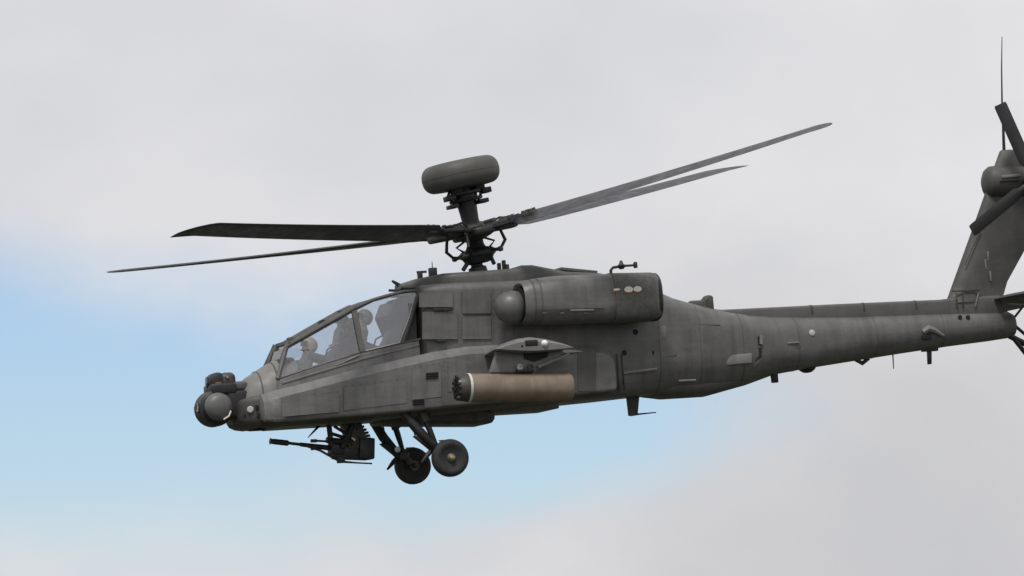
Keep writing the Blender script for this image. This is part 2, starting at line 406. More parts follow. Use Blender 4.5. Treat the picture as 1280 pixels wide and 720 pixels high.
def hatch(px0, py0, px1, py1, y, name='access_panel', m=PAINT, th=.007, gap=.004, sh=0.0, both=True):
    """flat removable panel on a side plane: a thin dark gasket with the panel proud of it"""
    for s in ((1, -1) if both else (1,)):
        q = [P(px0, py0, y), P(px1, py0+sh, y), P(px1, py1+sh, y), P(px0, py1, y)]
        c = sum(q, V())/4
        big = [p+(p-c).normalized()*gap*1.4 for p in q]
        if s < 0: q = [flip(p) for p in q]; big = [flip(p) for p in big]
        g_ = MB().plate(big, (0, -s*.003, 0)).build('panel_gasket', PAINTD, H, 0)
        o = MB().plate([p+V((0, -s*.003, 0)) for p in q], (0, -s*th*.6, 0)).build(name, m, H, 30, .0015, 1)
EY = -1.051
hatch(515, 461, 552, 500, EY, sh=-4)
hatch(352, 498, 424, 521, EY, sh=-6)
hatch(430, 485, 508, 513, EY, sh=-9)
hatch(560, 449, 584, 490, EY, sh=-2)
hatch(722, 438, 745, 489, EY, m=PAINTD, sh=0)
for px, py, w, h in ((540, 470, 15, 8), (523, 503, 14, 7)):
    q = [P(px-w/2, py-h/2, EY-.01), P(px+w/2, py-h/2-1, EY-.01), P(px+w/2, py+h/2-1, EY-.01), P(px-w/2, py+h/2, EY-.01)]
    MB().plate(q, (0, -.012, 0)).build('cooling_vent', VOID, H, 0)
    for k in range(3):
        yy = py-h/2+h*(k+.5)/3
        MB().bar(P(px-w/2, yy, EY-.026), P(px+w/2, yy-1, EY-.026), .01, .012).build('vent_slat', BLACK, H, 0)
#  the sill of the bay
for s in (-1, 1):
    for px, w_ in ((773, .035), (779, .02)):
        MB().box(P(px, 466, -.80) if s < 0 else flip(P(px, 466, -.80)), w_, .03, .62).build('bay_gap_seal', DARK, H, 30, .008)
# cabin side panels
CY = -.823
hatch(524, 366, 566, 384, -.80); hatch(528, 390, 572, 424, -.81, m=PAINTR)
hatch(578, 364, 614, 392, CY, m=PAINTR); hatch(578, 396, 614, 424, CY, m=PAINTR)
for px, py in ((548, 387), (552, 426), (560, 387)):
    MB().box(P(px, py, -.83), .16, .03, .045).build('latch', BLACK, H, 30, .008)
for px, py, r_ in ((794, 415, .05), (780, 441, .05), (814, 441, .055)):
    MB().lathe(P(px, py, -cabw(px-18)+.002), (0, -1, 0), [(0, r_), (.012, r_*.9)], 12).build('drain_port', VOID, H)

# sloping belly skin under each bay
for s in (-1, 1):
    rings = []
    for px in (327, 345, 380, 440, 500, 560, 640, 700, 766):
        yo = interp(EFY, px)[0]-.03
        a = P(px, interp(EFB, px)[0], -yo-.03); zb = P(px, interp(BEL, px)[0]).z+.005
        r_ = [V((a.x, -yo, a.z+.06)), V((a.x, -yo, a.z+.012)), V((a.x, -yo+.22, min(zb, a.z)+.01)), V((a.x, -.40, zb)), V((a.x, -.40, a.z+.06))]
        rings.append(r_ if s < 0 else [flip(p) for p in r_])
    MB().loft(rings).build('bay_belly_skin', BELLYM, H, 20)
# small fasteners round the hatches: one joined part, each only a pixel across
m = MB()
def row(x0, y0, x1, y1, y, n):
    for k in range(n):
        t = k/(n-1); m.lathe(P(x0+(x1-x0)*t, y0+(y1-y0)*t, y), (0, -1, 0), [(0, .008), (.003, .007)], 6)
for a in ((518, 458, 549, 454.5, EY, 5), (518, 500, 549, 496, EY, 5), (354, 495, 422, 489.5, EY, 8), (354, 523.5, 422, 517.5, EY, 8), (432, 482.5, 506, 474, EY, 9), (588, 450, 588, 488, EY, 5), (714, 440, 748, 440, EY, 5), (752, 446, 752, 486, EY, 6),
          (576, 362, 616, 362, -.823, 6), (576, 426, 616, 426, -.823, 6), (575, 366, 575, 422, -.823, 7), (617, 366, 617, 422, -.823, 7), (345, 500, 345, 520, -.905, 3), (556, 452, 556, 506, EY, 6)):
    row(*a)
fo = m.build('fasteners', DARK, H, 30); fo['kind'] = 'stuff'
# --- nose fairing piece carrying the round lamp
rings = []
for px, a, b, w in ((297, 505, 530, .40), (304, 499, 533, .52), (314, 496, 535, .62), (326, 494, 536, .66)):
    t_, b_ = P(px, a, -w), P(px, b, 0); rings.append(rrect(t_.x, -w, w, b_.z, t_.z, .08, .12, 4))
MB().loft(rings).build('chin_fairing', BELLYM, H, 40)
lp = P(313.5, 512, -.62)
MB().lathe(lp+V((-.0, .02, 0)), (-.35, -1, 0), [(0, .055), (.03, .055), (.045, .04)], 20).build('chin_lamp', LAMP, H, 40)
for px, py in ((321, 509), (323, 519), (306, 520)):
    MB().box(P(px, py, -.66), .05, .03, .07).build('sensor_window', VOID, H, 20, .006)

# --- targeting turret
tc_ = P(267, 511, -.1)
tur = MB().lathe((tc_.x, -.33, tc_.z), (0, 1, 0), [(-.10, .12), (-.085, .18), (-.05, .215), (0, .235), (.02, .24), (.04, .282), (.10, .29), (.34, .29), (.38, .282), (.40, .24), (.42, .235), (.46, .2), (.48, .12)], 36).build('sensor_turret', BLACK, H, 30)
MB().lathe((tc_.x+.01, -.345, tc_.z+.01), (0, -1, 0), [(0, .232), (.06, .22), (.11, .185), (.145, .12), (.155, .0)], 30).build('turret_cap', SATIN, tur, 60)
MB().tube([V((tc_.x+.05, -.47, tc_.z-.2)), V((tc_.x+.14, -.48, tc_.z-.15)), V((tc_.x+.18, -.47, tc_.z-.07))], .014, 8).build('turret_glint', WHITE, tur)  # white tube added to paint a glint on the turret
for yy, rr in ((-.2, .085), (-.03, .05)):
    MB().lathe((tc_.x-.25, yy, tc_.z+.02), (-1, 0, 0), [(0, rr), (.04, rr), (.045, rr*.8), (.04, rr*.78)], 20).build('sensor_aperture', VISOR, tur)
# neck and yoke
MB().box((tc_.x+.36, 0, tc_.z+.04), .36, .62, .44).build('turret_neck', BLACK, H, 30, .05, 3)
MB().box((tc_.x+.14, -.06, tc_.z+.30), .42, .52, .18).build('turret_yoke', BLACK, H, 30, .04, 3)
# night vision turret on top
nc = P(272, 478, -.08)
nv = MB().lathe((nc.x-.02, -.24, nc.z-.0), (0, 1, 0), [(0, .09), (.02, .135), (.07, .155), (.30, .155), (.35, .135), (.37, .09)], 28).build('night_vision_turret', BLACK, H, 35)
MB().box((nc.x+.14, -.08, nc.z+.0), .26, .36, .29).build('turret_housing', DARK, nv, 30, .09, 4)
MB().lathe((nc.x-.15, -.06, nc.z+.01), (-1, 0, 0), [(0, .09), (.03, .09), (.035, .07)], 16).build('sensor_aperture', VISOR, nv)
MB().lathe(P(284, 471.5, -.28), (0, -1, 0), [(0, .028), (.02, .02)], 12).build('bolt', STEEL, nv)
MB().box((nc.x-.04, -.27, nc.z-.04), .1, .05, .06).build('cable_clip', RED, nv, 30, .01)
MB().tube([(nc.x+.02, -.24, nc.z-.1), (nc.x-.1, -.26, nc.z-.14), (nc.x-.2, -.24, nc.z-.22), (nc.x-.16, -.24, nc.z-.28)], .025, 8).build('cable', BLACK, nv)
MB().box((nc.x+.30, -.05, nc.z-.09), .3, .44, .16).build('turret_mount', PAINTD, H, 30, .06, 4)

# --- canopy
ys, yr = .60, .40
def Pm(px, py, y, s): p = P(px, py, -y); return p if s < 0 else flip(p)
BAR = MB
S0, S0b, S1, S2 = (357, 471), (363, 468.5), (453, 440), (503, 429)
R0, R1, R1b, R2 = (358, 433), (442, 385.5), (447, 383), (524, 363.5)
RM, RM2 = (402, 408), (486, 369)
cf = MB()
for s in (-1, 1):
    q = lambda a, y: Pm(a[0], a[1], y, s)
    cf.tube([q((351, 451), .38), q((356, 436), .38), q((363, 427), .38)], [.03, .026, .04], 8)   # windscreen arch
    cf.tube([q(R0, yr), q(RM, yr), q(R1, yr)], [.045, .05, .05], 8)
    cf.tube([q(R1, yr), q((466, 375), yr), q(RM2, yr), q((505, 364.5), yr), q(R2, yr+.06)], [.05, .03, .028, .028, .03], 8)
    cf.bar(q(R1, yr), q(S1, ys-.02), .09, .05, V((0, 1, 0)))                         # middle post
    cf.tube([q((361, 427), yr), q(R0, yr), q((353, 452), .50), q((347, 474), ys-.02)], [.045, .04, .04, .04], 8)
    cf.tube([q(R2, yr+.06), q((514, 398), .52), q(S2, ys-.02)], [.035, .035, .035], 8)
    cf.tube([q((347, 474), ys-.02), q((380, 463), ys-.02), q((420, 450.5), ys-.02), q(S1, ys-.02), q(S2, ys-.02), q((526, 424), ys-.02)], [.022]*6, 6)
for a in ((363, 427), R1, (505, 364.5)):
    p = P(a[0], a[1], -yr+.02); cf.bar(p, flip(p), .07, .05)
p = P(352, 450, -.37); cf.bar(p, flip(p), .05, .05)
canopy = cf.build('canopy_frame', PAINTD, H, 40)
MB().box(P(402, 402.5, 0), .07, .2, .06).build('canopy_knob', BLACK, canopy, 30, .012)
MB().box(P(363, 425.5, -.34), .12, .12, .10).build('canopy_hinge', DARK, canopy, 30, .03)
MB().box(P(430, 386.5, -.25), .2, .2, .05, (P(442, 384)-P(430, 390))).build('canopy_hinge', PAINT, canopy, 30, .01)
def pane(pts, mt=GLASS, th=.008):
    c = sum(pts, V())/len(pts); n = (pts[1]-pts[0]).cross(pts[2]-pts[0]).normalized()
    # keep the pane planar enough: fan of two triangles is fine at this size
    return MB().plate(pts, n*th).build('window_pane', mt, canopy, 0)
for s in (-1, 1):
    q = lambda a, y: Pm(a[0], a[1], y, s)
    pane([q((349, 473), ys-.03), q((360, 434), yr), q(R1, yr), q(S1, ys-.03)])
    pane([q(S1, ys-.03), q(R1b, yr), q((486, 369), yr), q((523, 365), yr+.05), q(S2, ys-.03)])
pR0, pR1, pR2 = P(364, 428, -yr), P(*R1, -yr), P(505, 364.5, -yr)
pane([pR0, pR1, flip(pR1), flip(pR0)], GLASS)
pane([pR1, P(*RM2, -yr), flip(P(*RM2, -yr)), flip(pR1)], GLASS)
pane([P(*RM2, -yr), pR2, flip(pR2), flip(P(*RM2, -yr))], GLASS)
w0, w1, w2 = P(352, 450, -.37), P(356.5, 436, -.37), P(363, 428, -.37)
pane([w0, w1, flip(w1), flip(w0)], GLASSG); pane([w1, w2, flip(w2), flip(w1)], GLASSG)
# inner canopy rails seen through the glass
m = MB(); m.bar(P(484, 379, -.2), P(518, 368, -.2), .05, .05); m.build('cockpit_rail', BLACK, H, 30, .01)
# lower door edges below the glass
for a, b in (((352, 479), (452, 449)), ((452, 449), (524, 431))):
    MB().bar(P(*a, -.605), P(*b, -.605), .02, .03).build('door_edge', PAINT2, H, 30, .006)
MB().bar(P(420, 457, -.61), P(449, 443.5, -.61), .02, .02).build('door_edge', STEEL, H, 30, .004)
# cockpit furniture
MB().plate([P(356, 470, -.5), P(357, 461, -.3), P(363, 460, -.3), P(372, 464, -.5)], (0, 1.0, 0)).build('instrument_panel', SEATM, H, 30, .02)
MB().plate([P(424, 448, -.3), P(430, 410, -.28), P(440, 396, -.26), P(446, 398, -.26), P(450, 440, -.3)], (0, .60, 0)).build('instrument_panel', DARK, H, 30, .03)
def seat(px, py, lean, sc=1.0):
    o = P(px, py, 0)
    d = V((math.sin(lean), 0, math.cos(lean))); fx = V((-math.cos(lean), 0, math.sin(lean)))
    m = MB(); m.box(o+d*.30*sc, .09, .50, .62*sc, fx, d); b = m.build('seat_back', SEATM, H, 30, .03, 3)
    m = MB(); m.box(o-fx*.0+d*(.70*sc), .10, .26, .24*sc, fx, d); m.build('head_rest', SEATM, b, 30, .03, 3)
    m = MB(); m.box(o+fx*.25-d*.02, .50, .46, .10, fx, d); m.build('seat_cushion', SEATM, b, 30, .03, 3)
for a, b in (((425, 400), (.16, .10)), ((433, 416), (.10, .14)), ((497, 402), (.12, .10))):
    MB().box(P(*a, -.30), b[0], .12, b[1]).build('cockpit_display', VISOR, H, 30, .015)
MB().tube([P(405, 452, -.4), P(409, 437, -.4), P(416, 433, -.4)], .014, 6).build('grab_handle', BLACK, H)
MB().tube([P(466, 436, -.4), P(470, 424, -.4), P(477, 420, -.4)], .014, 6).build('grab_handle', BLACK, H)
for s in (-1, 1):  # pale strips added along the window edges as painted glints
    MB().tube([Pm(520, 368, .43, s), Pm(511, 398, .52, s), Pm(499, 428.5, .585, s), Pm(457, 438.5, .59, s)], .010, 6).build('window_glint_strip', RINGM, canopy)
    MB().tube([Pm(448, 440, .59, s), Pm(354, 471, .59, s)], .008, 6).build('window_glint_strip', PAINT2, canopy)
seat(418, 452, .30, .92); seat(480, 441, .42, .95)
# rear bulkhead behind the rear seat
MB().plate([P(505, 430, -.5), P(489, 392, -.42), P(495, 375, -.36), P(520, 368, -.36), P(522, 430, -.5)], (0, .95, 0)).build('rear_bulkhead', SEATM, H, 30, .02)
MB().plate([P(488, 428, -.45), P(494, 398, -.42), P(503, 398, -.42), P(505, 426, -.45)], (0, -.03, 0)).build('bulkhead_box', HELMD, H, 30, .01)

# --- engine nacelles
NA = [  # px, top, bottom, halfwidth  (in the plane of the nacelle axis)
    (656, 354, 404, .34), (664, 350.5, 405.5, .36), (680, 347.5, 406, .385), (700, 345, 405.5, .40), (760, 343, 403, .41), (818, 342, 400.5, .40), (824, 344, 399, .385)]
NY = -1.22
NEX = lambda px: 2.7 if px < 680 else min(4.2, 2.7+1.5*(px-680)/100)
for s in (-1, 1):
    rings = []
    for px, a, b, w in NA:
        t_, b_ = P(px, a, NY), P(px, b, NY); r_ = sup(t_.x, w, b_.z, t_.z, (t_.z+b_.z)/2, NEX(px), NEX(px), 40, NY)
        rings.append(r_ if s < 0 else [flip(p) for p in r_])
    def inner(ring, k, dx):
        c = sum(ring, V())/len(ring); return [V((p.x+dx, c.y+(p.y-c.y)*k, c.z+(p.z-c.z)*k)) for p in ring]
    front = [inner(rings[0], .86, .02), inner(rings[0], .80, .16), inner(rings[0], .55, .30)][::-1]
    back = [inner(rings[-1], .88, .0), inner(rings[-1], .84, -.14), inner(rings[-1], .3, -.20)]
    nac = MB().loft(front+rings+back).build('engine_nacelle', NACP, H, 40)
    q = lambda p: p if s < 0 else flip(p)
    # dark throat and exhaust plugs
    c = sum(rings[0], V())/40
    MB().lathe(c+V((.02, 0, 0)), (1, 0, 0), [(0, .30), (.02, .285), (.12, .27)], 30, True, (1, .86)).build('engine_intake', VOID, nac)
    c = sum(rings[-1], V())/40
    m = MB()
    for k in range(3): m.box(c+V((-.02, 0, (k-1)*.2)), .06, .62, .13)
    m.build('exhaust_louvre', VOID, nac, 30, .01)
    # nose gearbox fairing in front of the intake
    c = q(P(643, 384, NY+.02))
    MB().lathe(c+V((.24, 0, 0)), (-1, 0, 0), [(0, .19), (.05, .255), (.15, .27), (.27, .25), (.36, .20), (.41, .135), (.435, .06), (.437, 0)], 30).build('gearbox_fairing', SATIN, nac, 60)
    # exhaust suppressor sleeve: rough skin over the last part
    sl = []
    for px in (766, 780, 800, 817):
        a, b, w = interp(NA, px); t_, b_ = P(px, a, NY), P(px, b, NY); r_ = sup(t_.x, w+.012, b_.z-.012, t_.z+.012, (t_.z+b_.z)/2, NEX(px), NEX(px), 40, NY)
        sl.append(r_ if s < 0 else [flip(p) for p in r_])
    MB().loft(sl).build('exhaust_sleeve', ROUGHP, nac, 40)
    rr = interp(NA, 822); 
    sl = []
    for px, ex in ((821, .018), (824, .018), (825.5, .0)):
        a, b, w = interp(NA, 820); a_, b_ = P(px, a, NY), P(px, b, NY); r_ = sup(a_.x, w+ex, b_.z-ex, a_.z+ex, (a_.z+b_.z)/2, 2.9, 2.9, 40, NY)
        sl.append(r_ if s < 0 else [flip(p) for p in r_])
    MB().loft(sl+[inner(sl[-1], .85, 0), inner(sl[-1], .85, -.1), inner(sl[0], .85, 0)], False, True).build('exhaust_rim', BLACK, nac, 40)
    for px in (668, 676):
        a, b, w = interp(NA, px); t_, b_ = P(px, a, NY), P(px, b, NY)
        rg = [sup(t_.x+dx, w+.006, b_.z-.006, t_.z+.006, (t_.z+b_.z)/2, NEX(px), NEX(px), 40, NY) for dx in (-.012, .012)]
        if s > 0: rg = [[flip(p) for p in r_] for r_ in rg]
        MB().loft(rg).build('nacelle_seam', PAINTD, nac, 40)
    # cowl door lower edge line, handle, latches
    MB().bar(q(P(680, 386, NY-.400)), q(P(764, 384, NY-.412)), .014, .014).build('cowl_edge', PAINTD, nac, 30)
    MB().bar(q(P(722, 387.5, NY-.402)), q(P(752, 387, NY-.405)), .03, .03).build('cowl_handle', PAINT2, nac, 30, .01)
    for px in (690, 712, 742):
        MB().box(q(P(px, 391, NY-.388)), .07, .02, .03).build('cowl_latch', PAINTD, nac, 30, .005)
    if s < 0:      # small print on the near cowl: a white pair of rounded patches with a dull red edge
        for px, py, a, b in ((795, 361.5, .075, .052), (806, 361, .070, .050), (780, 361.5, .06, .020), (776, 363, .025, .025)):
            c = P(px, py, NY-.424)
            for dy, k, mt_, nm in ((0, 1.0, RED, 'marking_edge'), (-.003, 1.0, WHITE, 'cowl_marking')):
                o_ = V((0, 0, -.016)) if mt_ is RED else V((0, 0, 0))
                kk = 1.15 if mt_ is RED else 1
                if px == 776 and mt_ is WHITE: continue
                pts = [c+o_+V((math.cos(t)*a*kk, dy, math.sin(t)*b*kk*(1 if math.sin(t) > 0 else .8))) for t in [2*math.pi*i/18 for i in range(18)]]
                MB().plate(pts, (0, -.002-.0007*(px == 806), 0)).build(nm, mt_, nac, 0)
    nac.location.x = -.125
# air data probes on the near nacelle top
m = MB(); b0 = NY+.1
m.tube([P(764, 346, b0), P(763.5, 338, b0), P(766, 334.5, b0), P(778, 332.5, b0), P(793, 331.5, b0)], [.028, .026, .024, .022, .018], 8)
m.lathe(P(777, 336.5, b0), (0, 0, 1), [(0, .03), (.03, .06), (.06, .07), (.09, .035), (.14, .02)], 12)
m.lathe(P(794.5, 335, b0), (0, 0, 1), [(0, .03), (.02, .035), (.08, .035), (.1, .02)], 10)
m.build('air_data_probe', BLACK, H, 40)

# --- items behind the engines
MB().plate([P(877, 392, -.2), P(880, 374, -.2), P(884, 368.5, -.2), P(892, 369, -.2), P(894, 392, -.2)], (0, .2, 0)).build('beacon_mount', DARK, H, 30, .04, 3)
MB().box(P(871, 381, -.1), .26, .16, .14).build('beacon', PAINTD, H, 30, .03, 3)
for a, b, w in (((862, 383), (880, 386), .2),):
    MB().bar(P(*a, -.25), P(*b, -.25), .15, .05).build('drain_fairing', PAINT, H, 30, .01)

# --- stub wings, tips, pylons
def foil(le, te, y, th):
    """closed aerofoil ring between two body points in the plane y"""
    out = []; c = te-le; L_ = c.length; cx = c.normalized(); cz = V((-cx.z, 0, cx.x))
    if cz.z < 0: cz = -cz
    tt = [0, .02, .06, .14, .28, .45, .65, .85, 1]
    pr = [0, .14, .28, .52, .86, 1.0, .80, .42, .03]
    for t, k in zip(tt, pr): out.append(le+cx*(L_*t)+cz*(th*.74*k))
    for t, k in list(zip(tt, pr))[-1:0:-1]: out.append(le+cx*(L_*t)-cz*(th*.26*k))
    return [V((p.x, y, p.z)) for p in out]
TIPY = -2.45
le, te = P(619, 436.5, TIPY), P(718, 434.5, TIPY)
for s in (-1, 1):
    rings = []
    for y, gx, th in ((-.9, -.30, .26), (-1.6, -.16, .26), (TIPY+.06, 0, .25), (TIPY, -.01, .235), (TIPY-.05, -.06, .15)):
        r_ = foil(le-V((gx, 0, 0)), te+V((gx*.6, 0, 0)), y, th); rings.append(r_ if s < 0 else [flip(p) for p in r_])
    wing = MB().loft(rings).build('stub_wing', PAINT, H, 40)
    q = lambda p: p if s < 0 else flip(p)
    MB().box(q(P(664, 429, TIPY-.035)), .22, .05, .10).build('wing_tip_housing', VOID, wing, 30, .02)
    MB().lathe(q(P(680, 429.5, TIPY-.03)), (.1, s, .1), [(0, .055), (.04, .052), (.07, .03), (.075, 0)], 16).build('wing_tip_light', LENS, wing, 60)
    MB().lathe(q(P(652, 433, TIPY-.02)), (0, s, 0), [(0, .045), (.02, .045), (.03, .02)], 12).build('wing_tip_fitting', STEEL, wing)
    # pylon
    PY = -2.18
    py = MB().plate([q(P(613, 466, PY-.07)), q(P(621, 442, PY-.07)), q(P(640, 438.5, PY-.07)), q(P(700, 438.5, PY-.07)), q(P(706, 442, PY-.07)), q(P(672, 462, PY-.07)), q(P(668, 466, PY-.07))], (0, -s*.14, 0)).build('pylon', PAINT, H, 30, .02, 3)
    MB().bar(q(P(672, 459, PY-.10)), q(P(712, 442, PY-.05)), .05, .05).build('pylon_strut', PAINT2, py, 30, .012)
    MB().bar(q(P(618, 441.5, PY-.085)), q(P(650, 439, PY-.085)), .02, .03).build('pylon_edge', PAINT2, py, 30, .006)
    MB().plate([q(P(655, 438, PY-.08)), q(P(686, 438, PY-.08)), q(P(684, 446, PY-.08)), q(P(668, 452, PY-.08)), q(P(655, 448, PY-.08))], (0, s*.02, 0)).build('pylon_recess', VOID, py, 0)
    for px in (649, 663):
        MB().lathe(q(P(px, 459, PY-.08)), (0, s, 0), [(0, .05), (.03, .05), (.03, .028), (.012, .026)], 16).build('hook_fitting', STEEL if px == 649 else DARK, py)
    MB().box(q(P(656, 463.5, PY-.09)), .30, .07, .05).build('sway_brace', BLACK, py, 30, .012)
    # trailing flap behind the pylon
    fl = [foil(P(700, 446, y) if False else te+V((-.18, 0, -.03)), te+V((.30, 0, -.04)), y, .05) for y in (-1.15, -2.0)]
    if s > 0: fl = [[flip(p) for p in r_] for r_ in fl]
    MB().loft(fl).build('wing_flap', PAINT, wing, 40)
    # rocket pod
    pc = q(P(584, 485, PY)); pe = q(P(713.5, 484, PY)); ax = (pe-pc); L_ = ax.length; ax.normalize()
    rad = .222
    pod = MB().lathe(pc, ax, [(0, rad), (L_*.04, rad+.004), (L_*.55, rad+.002), (L_*.93, rad-.002), (L_*.965, rad+.006), (L_*.99, rad), (L_, rad*.9), (L_-.03, rad*.8), (L_-.04, .001)], 40).build('rocket_pod', POD, H, 35)
    MB().lathe(pc, ax, [(-.005, rad+.004), (-.005, rad+.012), (.035, rad+.012), (.035, rad+.004)], 40, False).build('pod_ring', RINGM, pod, 40)
    MB().lathe(pc, -ax, [(0, rad*.98), (.05, rad*.97), (.14, rad*.90), (.165, rad*.80), (.167, .001)], 40).build('pod_face', DARK, pod, 35)
    u, w = frame_from(ax)
    spots = [(0, 0)]+[(.085, i*60) for i in range(6)]+[(.148, i*30+15) for i in range(12)]
    for r0, a in spots:
        o = pc-ax*.145+(u*math.cos(R(a))+w*math.sin(R(a)))*r0*1.12
        MB().lathe(o, -ax, [(0, .034), (.045, .034), (.045, .026), (.005, .025), (.004, 0)], 12, False).build('rocket_tube', STEEL if int(a) % 90 == 15 else BLACK, pod)
    for t in (.33, .62):
        MB().lathe(pc+ax*L_*t, ax, [(-.012, rad+.002), (-.01, rad+.008), (.01, rad+.008), (.012, rad+.002)], 40, False).build('pod_band', POD, pod, 40)

# --- main landing gear
def gear(s):
    q = lambda px, py, y: (P(px, py, -y) if s < 0 else flip(P(px, py, -y)))
    leg = MB().tube([q(504, 516, .85), q(522, 537, .95), q(541, 556, 1.0), q(552, 567, .92)], [.075, .08, .07, .06], 12).build('main_gear_leg', BLACK, H)
    MB().tube([q(527, 515, .8), q(536, 535, .85), q(545, 556, .9)], [.05, .05, .035], 10).build('shock_strut', BLACK, leg)
    MB().tube([q(527, 515, .8), q(533, 527, .83)], .075, 10).build('strut_sleeve', DARK, leg)
    MB().plate([q(517, 545, .98), q(529, 543.5, .98), q(545, 556, .98), q(542, 566, .98), q(533, 558, .98)], (0, .10*-s, 0)).build('leg_gusset', BLACK, leg, 30, .015)
    MB().tube([q(527, 578, .95), q(535, 568, .95), q(541, 561, .95)], [.016, .04, .035], 8).build('tie_down_step', BLACK, leg)
    MB().bar(q(549, 551, .9), q(559, 550.5, .9), .05, .02).build('leg_step', BLACK, leg, 30)
    MB().tube([q(512, 520, .75), q(517, 535, .8), q(519, 546, .92)], .012, 6).build('brake_hose', BLACK, leg)
    MB().box(q(546, 561, .9), .16, .14, .13).build('axle_block', DARK, leg, 30, .03, 3)
    MB().lathe(q(536, 553, .9), (0, s, 0), [(-.08, .05), (.08, .05)], 12).build('pivot_pin', STEEL, leg, 30)
    c = q(562.5, 572.5, 1.02)
    w = .105; ro = .302
    wheel = MB().lathe(c, (0, s, 0), [(-w*.75, .17), (-w, .20), (-w*1.05, .235), (-w*.92, .272), (-w*.6, .295), (-w*.3, ro), (w*.3, ro), (w*.6, .295), (w*.92, .272), (w*1.05, .235), (w, .20), (w*.75, .17)], 48).build('wheel', RUBBER, H, 50)
    MB().lathe(c, (0, s, 0), [(-w*.72, .178), (-w*.80, .17), (-w*.5, .15), (-w*.4, .07), (-w*.9, .06), (-w*.9, .0)], 32, False).build('rim', RIMM, wheel, 30)
    MB().lathe(c, (0, s, 0), [(w*.72, .178), (w*.80, .17), (w*.5, .15), (w*.55, .08), (w*.95, .07), (w*1.1, .045), (w*1.1, .0)], 32, False).build('rim', RIMM, wheel, 30)
    for k in range(8):
        a = R(45*k+10); d = V((math.cos(a), 0, math.sin(a)))
        for yy in (w*.56, -w*.56):
            MB().lathe(c+d*.115+V((0, s*yy, 0)), (0, s*(1 if yy > 0 else -1), 0), [(0, .017), (.018, .015)], 8).build('wheel_bolt', STEEL if k % 3 == 0 else DARK, wheel)
    MB().lathe(c+V((0, s*w*1.08, 0)), (0, s, 0), [(0, .045), (.02, .04), (.03, .02), (.031, 0)], 14).build('hub_cap', CAP, wheel)
    MB().lathe(c, (0, s, 0), [(-.26, .04), (-.05, .045)], 12).build('axle', DARK, wheel)
    # brake disc and caliper on the inner side
    MB().lathe(c, (0, s, 0), [(-w*1.05, .085), (-w*.75, .085)], 24).build('brake_disc', RIMM, wheel, 30)
    MB().box(c+V((-.09, -s*w*1.1, .07)), .10, .07, .12).build('brake_caliper', DARK, wheel, 30, .015)
for s in (-1, 1): gear(s)

# --- chain gun
gun = MB(); G = lambda px, py, y=0: P(px, py, y)
gun.box((G(438, 563)), .60, .20, .30, G(465, 562)-G(410, 560)); gun.box(G(420, 560), .22, .26, .22, G(465, 562)-G(410, 560)); gun.box(G(456, 561), .26, .30, .34, G(465, 562)-G(410, 560))
gun = gun.build('gun', BLACK, H, 30, .025, 2)
MB().tube([G(412, 560), G(375, 555.5)], [.045, .033], 12).build('gun_barrel', BLACK, gun)
MB().tube([G(376, 555.6), G(360, 553.8)], [.026, .024], 12).build('gun_barrel', BLACK, gun)
MB().lathe(G(361, 554), G(338, 551.5)-G(361, 554), [(0, .03), (.02, .046), (.24, .046), (.29, .040), (.30, .052), (.315, .05), (.315, .02), (.25, .018)], 16, False).build('muzzle', BLACK, gun)
m = MB(); m.tube([G(414, 552, -.06), G(396, 551, -.06)], .018, 8); m.lathe(G(396, 551, -.06), (-1, 0, .05), [(0, .028), (.1, .028)], 10); m.build('recoil_tube', DARK, gun)
MB().tube([G(382, 557, -.05), G(400, 563, -.05), G(416, 572, -.05), G(426, 577, -.05), G(445, 578.5, -.05), G(465, 579.5, -.05)], [.022, .02, .02, .022, .014, .013], 6).build('gun_cradle_rod', DARK, gun)
m = MB(); m.box(G(426, 575, -.05), .12, .1, .10); m.build('cradle_clamp', BLACK, gun, 30, .012); MB().box(G(391, 560, -.05), .06, .08, .07).build('cradle_clamp', BLACK, gun, 30, .012)
MB().plate([G(428, 527, -.14), G(452, 527, -.14), G(459, 548, -.12), G(461, 560, -.12), G(436, 562, -.12), G(434, 545, -.12)], (0, .26, 0)).build('gun_mount', DARK, gun, 30, .03, 2)
for a, b, r_ in (((411, 530), (414, 556), .045), ((411, 541), (434, 548), .028), ((418, 533), (431, 541), .025), ((408, 550), (440, 553), .05), ((441, 530), (428, 560), .05)):
    MB().tube([G(*a, -.16), G(*b, -.14)], r_, 8).build('mount_strut', BLACK, gun)
m = MB()
for k in range(9):                                       # feed chute links
    t = k/8; c = G(446+12*math.sin(t*2.2), 530+30*t, .04); m.box(c, .12, .16, .04)
m.build('feed_chute', DARK, gun, 30, .006)
random.seed(3)
for k in range(7):
    MB().lathe(G(random.uniform(436, 454), random.uniform(534, 560), -.16), (0, -1, 0), [(0, .022), (.02, .018)], 8).build('bolt', STEEL if k < 2 else DARK, gun)
MB().tube([G(400, 531), G(385, 547)], [.028, .008], 6).build('blade_antenna', BLACK, H)

